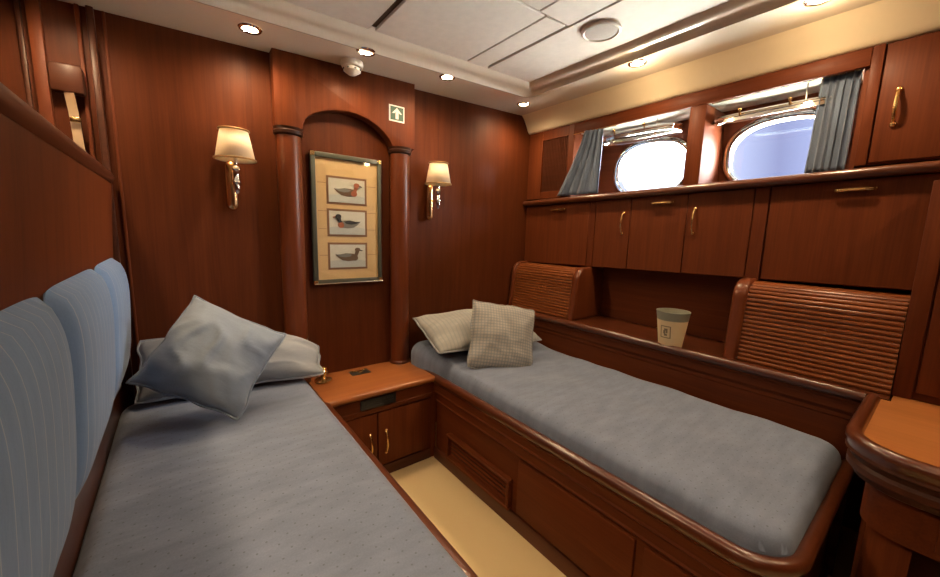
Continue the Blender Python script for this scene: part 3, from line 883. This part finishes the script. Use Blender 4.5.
def tambour(y0, y1, cheeks, label, up=0.0):
    t = thing('roll_front_locker', label, 'locker', (1.99, (y0 + y1) / 2, .75), 'roll-front lockers on the bed shelf')
    # profile of the front: nearly upright, rounding back at the top
    def prof(off, n=10):
        P = [(1.905 + off, .7485), (1.918 + off, .86), (1.93 + off, .985 + up)]
        cx, cz, r = 2.01, .99 + up, .08 - off
        for k in range(1, n + 1):
            a = PI - (PI / 2) * k / n
            P.append((cx + r * math.cos(a), cz + r * math.sin(a)))
        P.append((XC + .06, cz + r))
        return P
    fr = prof(.012, 12)
    # slatted curtain: small half-round slats following the profile
    L = [0]
    for a, b in zip(fr, fr[1:]): L.append(L[-1] + math.hypot(b[0] - a[0], b[1] - a[1]))
    def at(s_):
        for i in range(len(L) - 1):
            if s_ <= L[i + 1] or i == len(L) - 2:
                q = (s_ - L[i]) / (L[i + 1] - L[i]); a, b = fr[i], fr[i + 1]
                tx, tz = (b[0] - a[0]), (b[1] - a[1]); l = math.hypot(tx, tz)
                return a[0] + tx * q, a[1] + tz * q, -tz / l, tx / l
    pitch = .0185; pts = []
    ns = int(L[-1] / pitch)
    for k in range(ns):
        for q, h in ((.02, 0), (.10, .0045), (.3, .0068), (.55, .0072), (.8, .0055), (.93, .002)):
            x, z, nx, nz = at((k + q) * pitch); pts.append((x + nx * h, z + nz * h))
    poly = pts + [(XC + .07, pts[-1][1] - .02), (XC + .07, .7485)]
    MB().prism(poly, 'y', y0, y1).build('slatted_front', TAMB, t, angle=35)
    for (a, b) in cheeks:
        MB().prism(prof(-.006, 12) + [(2.198, 1.07 + up), (2.198, .7485)], 'y', a, b, .012).build('side_cheek', COLW, t, angle=50)
tambour(1.448, 1.95, ((1.398, 1.448), (1.95, 1.985)), 'roll-front wooden locker on the shelf behind the right bed pillow')
tambour(.077, .53, ((.53, .585),), 'roll-front wooden locker on the shelf beside the desk', .024)

def bail(m, yc, x, z, w=.105, drop=.018):
    # horizontal bar handle on two posts
    m.ball((x - .004, yc - w / 2, z), .0075, u=10, v=8).ball((x - .004, yc + w / 2, z), .0075, u=10, v=8)
    pts = [(x - .004, yc - w / 2, z)]
    for k in range(11):
        s_ = k / 10
        pts.append((x - .022, yc - w / 2 + .006 + (w - .012) * s_, z - .003 + .002 * math.sin(PI * s_)))
    pts.append((x - .004, yc + w / 2, z))
    m.tube(pts, .0055, 8)
    return m
def cabinets():
    z0, z1 = 1.066, 1.476
    def zz(m): return m.xf(sheer)
    def door(t, a, b, kind, hy=None):
        d = zz(MB().box(XC, XC + .018, a, b, z0 + .004, z1 - .002, .002, 1)).build('door', WY if False else WZ, t)
        if kind == 'bail':
            zz(bail(MB(), hy, XC, 1.437)).build('handle', BRASS, d)
        else:
            zz(handle_bow(MB(), (XC - .002, hy, 1.275), (XC - .002, hy, 1.395), (-.022, 0, 0), .0048)).build('handle', BRASS, d)
    t = thing('wall_cabinet', 'top-hinged mahogany cabinet in the far corner under the vent', 'cabinet', (2.15, 1.72, z0), 'mahogany cabinets under the window ledge')
    zz(MB().box(XC + .018, 2.29, 1.405, 1.997, z0, z1)).build('carcass', WZ, t)
    door(t, 1.447, 1.992, 'bail', 1.69)
    zz(MB().box(XC + .001, XC + .018, 1.403, 1.443, z0, z1)).build('stile', WZ, t)
    t = thing('wall_cabinet', 'mahogany cabinet with three doors above the open shelf niche', 'cabinet', (2.15, 1.0, z0), 'mahogany cabinets under the window ledge')
    zz(MB().box(XC + .018, 2.29, .53, 1.402, z0, z1)).build('carcass', WZ, t)
    door(t, 1.171, 1.400, 'bow', 1.212); door(t, .868, 1.168, 'bail', .99); door(t, .588, .865, 'bow', .828)
    zz(MB().box(XC + .001, XC + .018, .533, .584, z0, z1)).build('stile', WZ, t)
    t = thing('wall_cabinet', 'wide top-hinged mahogany cabinet above the roll-front by the desk', 'cabinet', (2.15, .2, z0), 'mahogany cabinets under the window ledge')
    zz(MB().box(XC + .018, 2.29, -.2, .528, z0, z1)).build('carcass', WZ, t)
    door(t, .0, .526, 'bail', .267)
cabinets()
# ledge
lg = MB()
lg.prism([(2.036, 1.4765), (2.026, 1.482), (2.022, 1.494), (2.026, 1.507), (2.036, 1.513), (2.299, 1.513), (2.299, 1.4765)], 'y', -1.0, 1.998)
tag(lg.xf(sheer).build('window_ledge', wood('ledge_wood', (.06, .016, .006), (.11, .03, .01), 'y', rough=.25, coat=.7), angle=60), 'long polished dark ledge under the portholes', 'ledge')

def vent_cabinet():
    t = thing('vent_locker', 'narrow wooden louvred vent panel in the corner above the ledge', 'vent', (2.1, 1.8, 1.52))
    a, b, c, d = 1.60, 1.995, 1.524, 1.984
    la, lb, lc, ld = 1.645, 1.865, 1.572, 1.918
    MB().box(XC + .014, 2.29, a, b, c, d).build('carcass', WZ, t)
    f = MB()
    for q in ((a, la, c, d), (lb, b, c, d), (la, lb, c, lc), (la, lb, ld, d)): f.box(XC, XC + .014, *q, .002, 1)
    f.build('frame', WZ, t)
    l = MB()
    for k in range(16):
        y = la + .004 + k * (lb - la - .006) / 16
        l.prism([(XC + .004, y), (XC + .0135, y), (XC + .0135, y + .009), (XC + .006, y + .009)], 'z', lc, ld)
    l.build('louvres', DARKW, t)
vent_cabinet()

def window_surround():
    t = thing('window_surround', 'mahogany header board and pillar framing the two portholes', 'surround', (2.1, .95, 1.53))
    MB().box(XC, XC + .02, .285, 1.60, 1.918, 1.984, .003).build('header_board', WY, t)
    MB().box(XC, XW - .002, .828, .903, 1.536, 1.917, .002).build('pillar', WZ, t)
    m = MB().box(XC + .02, XW - .002, .285, 1.60, 1.93, 1.945)
    m.build('recess_ceiling', SOFFIT, t)
    MB().box(XC + .02, XW - .002, .285, .30, 1.548, 1.93).build('recess_side', WZ, t)
window_surround()

# portholes
def porthole(i, p, pane_lift, lift):
    cy, cz, a, b = p
    t = thing('window_%d' % (i + 1), ['left oval porthole with bright daylight behind the blue curtain', 'right oval porthole beside the gathered curtain'][i], 'porthole', (XW, cy, cz - b))
    t['kind'] = 'structure'
    n = 48
    def ring(prof, mat, name, par):
        R = []
        o0 = oval(0, 0, 1, 1, n)
        for (g, x) in prof:
            R.append([(x, cy + u * (a + g), cz + v * (b + g)) for u, v in o0])
        return MB().rings(R, loop=True).build(name, mat, par, angle=50)
    ring([(-.002, XW + .05), (-.004, XW - .004), (.004, XW - .012), (.020, XW - .012), (.026, XW - .006), (.026, XW - .001), (-.0005, XW - .0005), (-.0005, XW + .05)], CHROME, 'porthole_ring', t)
    R = [[(x, cy + u * (a - .003), cz + v * (b - .003)) for u, v in oval(0, 0, 1, 1, n)] for x in (XW + .040, XW + .046)]
    MB().rings(R).build('glass', GLASS, t)
    # inner pane in its own frame, hinged up under the recess ceiling
    hz = cz + b + lift
    hx = XW - .025
    tilt = pane_lift
    dx, dz = -math.cos(tilt), math.sin(tilt)
    hh = b * .56
    cx_, cz_ = hx + dx * (hh + .02), hz + dz * (hh + .02)
    def at(u, v, w):     # u along y, v along the pane, w normal
        return (cx_ + dx * v + dz * w * -1, cy + .015 + u, cz_ + dz * v + -dx * w * -1 * -1)
    def ring2(prof):
        R = []
        for (g, w_) in prof:
            R.append([at(u * (a + .01 + g), v * (hh + g), w_) for u, v in oval(0, 0, 1, 1, n)])
        return R
    pr = MB().rings(ring2([(-.014, -.006), (.002, -.014), (.006, -.020), (.013, -.020), (.013, -.004), (.018, .0), (.018, .008), (.010, .014), (.0, .016), (-.014, .010)]), loop=True).build('hinged_pane', CHROME, t, angle=50)
    g2 = [[at(u * (a - .002), v * (hh - .012), w_) for u, v in oval(0, 0, 1, 1, n)] for w_ in (-.002, .003)]
    MB().rings(g2).build('pane_glass', PANEGLASS, pr)
    hg = MB()
    for dy in (-.09, .09):
        hg.tube([at(dy - .02, -hh - .018, 0), at(dy + .02, -hh - .018, 0)], .009, 8)
    hg.build('hinge', STEEL, pr)
    kn = MB()
    for dy in (-.08, .10):
        q = at(dy, hh + .01, .0)
        kn.tube([q, (q[0] - .012, q[1], q[2] + .022)], .005, 8); kn.ball((q[0] - .012, q[1], q[2] + .024), .008, u=10, v=8)
    kn.build('latch_knob', BRASS, pr)
    st = MB()
    q = at(-a * .55, hh * .5, .0)
    st.tube([q, (q[0], q[1], 1.929)], .003, 6)
    st.build('stay', STEEL, pr)
porthole(0, PORTS[0], -.02, .030)
porthole(1, PORTS[1], -.20, .032)

# curtains
def curtain(name, top, bot, folds, amp, label, drop_pow=1.0, seed=0):
    # top / bot: ((x,y,z),(x,y,z)) left and right ends
    n, k = 64, 18
    m = MB(); G = []
    for i in range(n + 1):
        s_ = i / n; row = []
        for j in range(k + 1):
            t = j / k
            te = t ** drop_pow
            a = Vector(top[0]).lerp(Vector(top[1]), s_); b = Vector(bot[0]).lerp(Vector(bot[1]), s_)
            p = Vector((a.x + (b.x - a.x) * te, a.y + (b.y - a.y) * te, a.z + (b.z - a.z) * t))
            ph = 2 * PI * folds * s_ + seed + .6 * noise.noise(Vector((s_ * 3, t * 2, seed)))
            p.x += amp * (math.sin(ph) + .35 * math.sin(2.3 * ph + 1)) * (.75 + .35 * t)
            p.y += amp * .5 * math.cos(ph * 1.0)
            row.append(m.bm.verts.new(p))
        G.append(row)
    for i in range(n):
        for j in range(k): m.bm.faces.new((G[i][j], G[i + 1][j], G[i + 1][j + 1], G[i][j + 1]))
    o = m.build(name, CURTF, angle=80)
    md = o.modifiers.new('thickness', 'SOLIDIFY'); md.thickness = .002
    return tag(o, label, 'curtain', 'blue-grey porthole curtains')
curtain('curtain', ((2.035, 1.505, 1.915), (2.04, 1.375, 1.905)), ((2.038, 1.70, 1.532), (2.04, 1.375, 1.532)), 4.5, .010, 'blue-grey curtain pulled left, flaring out beside the vent panel', 1.25, 1.0)
curtain('curtain', ((2.097, .425, 1.928), (2.097, .306, 1.928)), ((2.099, .440, 1.552), (2.099, .312, 1.552)), 5.5, .011, 'blue-grey curtain gathered right, hanging beside the upper door', 1.0, 2.0)
for (ya, yb, x, z, lab) in ((1.30, 1.595, 2.05, 1.911, 'thin brass curtain rod above the left porthole curtain'), (.305, .82, 2.097, 1.924, 'thin brass curtain rod above the right porthole curtain')):
    tag(MB().tube([(x, ya, z), (x, yb, z)], .004, 8).build('curtain_rod', BRASS), lab, 'rod')

def upper_cabinet():
    t = thing('upper_cabinet', 'upper mahogany cabinet with brass handle right of the curtain', 'cabinet', (2.15, -.1, 1.56))
    MB().box(XC + .016, 2.29, -.34, .284, 1.561, 1.984).build('carcass', WZ, t)
    MB().box(XC, XC + .016, .252, .284, 1.56, 1.984, .002).build('stile', WZ, t)
    d = MB().box(XC, XC + .016, -.34, .247, 1.568, 1.980, .003).build('door', WZ, t)
    handle_bow(MB(), (XC - .002, .20, 1.695), (XC - .002, .20, 1.812), (-.024, 0, 0), .005).build('handle', BRASS, d)
upper_cabinet()

# cup-shaped bucket on the shelf
def bucket():
    c = (1.885, .805, .7485)
    t = thing('cream_bucket', 'cream tapered bucket with grey rim and crest on the bed shelf', 'bucket', c)
    CREAM = plain('cream_card', (.70, .55, .33), .6); GREY = plain('grey_green_band', (.26, .26, .20), .6); INK = plain('crest_ink', (.22, .17, .11), .7)
    h = .176; rb, rt = .052, .074
    def r(z): return rb + (rt - rb) * z / h
    MB().lathe([(.001, .0), (rb, .0), (r(.130), .130), (r(.130) - .004, .130), (rb - .004, .006), (.001, .006)], c, 40).build('body', CREAM, t)
    b = MB().lathe([(r(.130), .130), (r(.168) + .001, .168), (rt + .002, .172), (rt - .003, .172), (r(.13) - .004, .130)], c, 40)
    b.build('rim_band', GREY, t)
    # crest badge curved on the side, facing the room corner
    ang = math.atan2(0 - c[1], 0 - c[0]) - .42
    def sp(u, z, e): # u arc length
        R_ = r(z) + e; a = ang + u / R_
        return (c[0] + R_ * math.cos(a), c[1] + R_ * math.sin(a), c[2] + z)
    m = MB()
    for (u0, u1, z0, z1) in ((-.024, .024, .045, .049), (-.024, .024, .101, .105), (-.024, -.020, .045, .105), (.020, .024, .045, .105), (-.006, .008, .056, .066), (-.010, .0, .066, .082), (.002, .010, .07, .092), (-.006, .004, .082, .092)):
        n = 6
        top = []
        for k in range(n + 1):
            u = u0 + (u1 - u0) * k / n
            top.append([sp(u, z0, .0002), sp(u, z1, .0002), sp(u, z1, .0012), sp(u, z0, .0012)])
        m.rings(top)
    m.build('crest', INK, t)
bucket()

# ------------------------------------------------------------------ desk and tall cabinet on the right
def desk():
    t = thing('desk', 'mahogany desk with rounded raised rim at the right bed foot', 'desk', (1.65, -.3, 0))
    xf, yf, rc = 1.335, .122, .14
    yend = -.95
    def path(off):
        p = [(1.85, yf - off)]
        p.append((1.6, yf - off))
        n = 8
        for k in range(n + 1):
            a = PI / 2 + PI / 2 * k / n
            p.append((xf + rc + (rc - off) * math.cos(a), yf - rc + (rc - off) * math.sin(a)))
        p += [(xf + off, -.2), (xf + off, -.6), (xf + off, yend)]
        return p
    P = path(0)
    rim = [(.0, .728), (-.006, .738), (-.006, .750), (.002, .760), (.014, .763), (.024, .758), (.030, .748), (.030, .72), (.0, .72)]
    MB().sweep(rim, P).build('raised_rim', RAIL_X, t, angle=60)
    ed = [(.03, .72), (.0, .72), (-.003, .712), (.006, .704), (.010, .692), (.004, .684), (.004, .668), (.014, .660), (.020, .646), (.03, .64)]
    MB().sweep(ed, P).build('edge_moulding', DARKX, t, angle=30)
    inner = path(.028)
    MB().prism(inner + [(1.94, yend), (1.94, .07), (1.85, .07)], 'z', .715, .748).build('top', BURL, t, smooth=False)
    MB().prism(path(.05) + [(1.9, yend), (1.9, yf - .05)], 'z', .52, .655).build('apron', WX, t, angle=50)
    # drawer front on the apron, its seam and pull
    d = MB().box(xf + .044, xf + .06, -.62, -.06, .54, .632, .003).build('drawer', WY, t)
    bail(MB(), -.3, xf + .046, .59).build('pull', BRASS, d)
    # pilaster leg at the rounded corner, and the side panel towards the bed
    l = MB().prism([(xf + .075, -.03), (xf + .075, yf - .13), (xf + .11, yf - .08), (xf + .17, yf - .065), (xf + .17, -.03)], 'z', .0, .52, .006)
    l.build('leg', WZ, t)
    MB().box(xf + .17, 1.86, yf - .075, yf - .055, .0, .52).build('side_panel', WZ, t)
    MB().box(1.78, 1.80, yend, yf - .08, .0, .52).build('back_panel', DARKW, t)
    dr = MB().box(xf + .30, xf + .32, -.5, -.02, .02, .40, .003).build('inner_door', DARKW, t)
    bail(MB(), -.25, xf + .30, .33).build('pull', BRASS, dr)
desk()
def tall_cabinet():
    t = thing('tall_cabinet', 'tall dark mahogany cupboard standing on the desk at the right edge', 'cabinet', (2.0, -.3, .75))
    m = MB().box(1.945, 2.29, -.9, .075, .7485, 1.05); m.box(1.945, 2.055, -.9, .075, 1.05, 1.474)
    m.build('carcass', WZ, t)
    MB().box(1.928, 1.945, .030, .075, .7485, 1.474, .003).build('stile', WZ, t)
    MB().box(1.930, 1.945, -.4, .024, .775, 1.470, .003).build('door', WZ, t)
tall_cabinet()
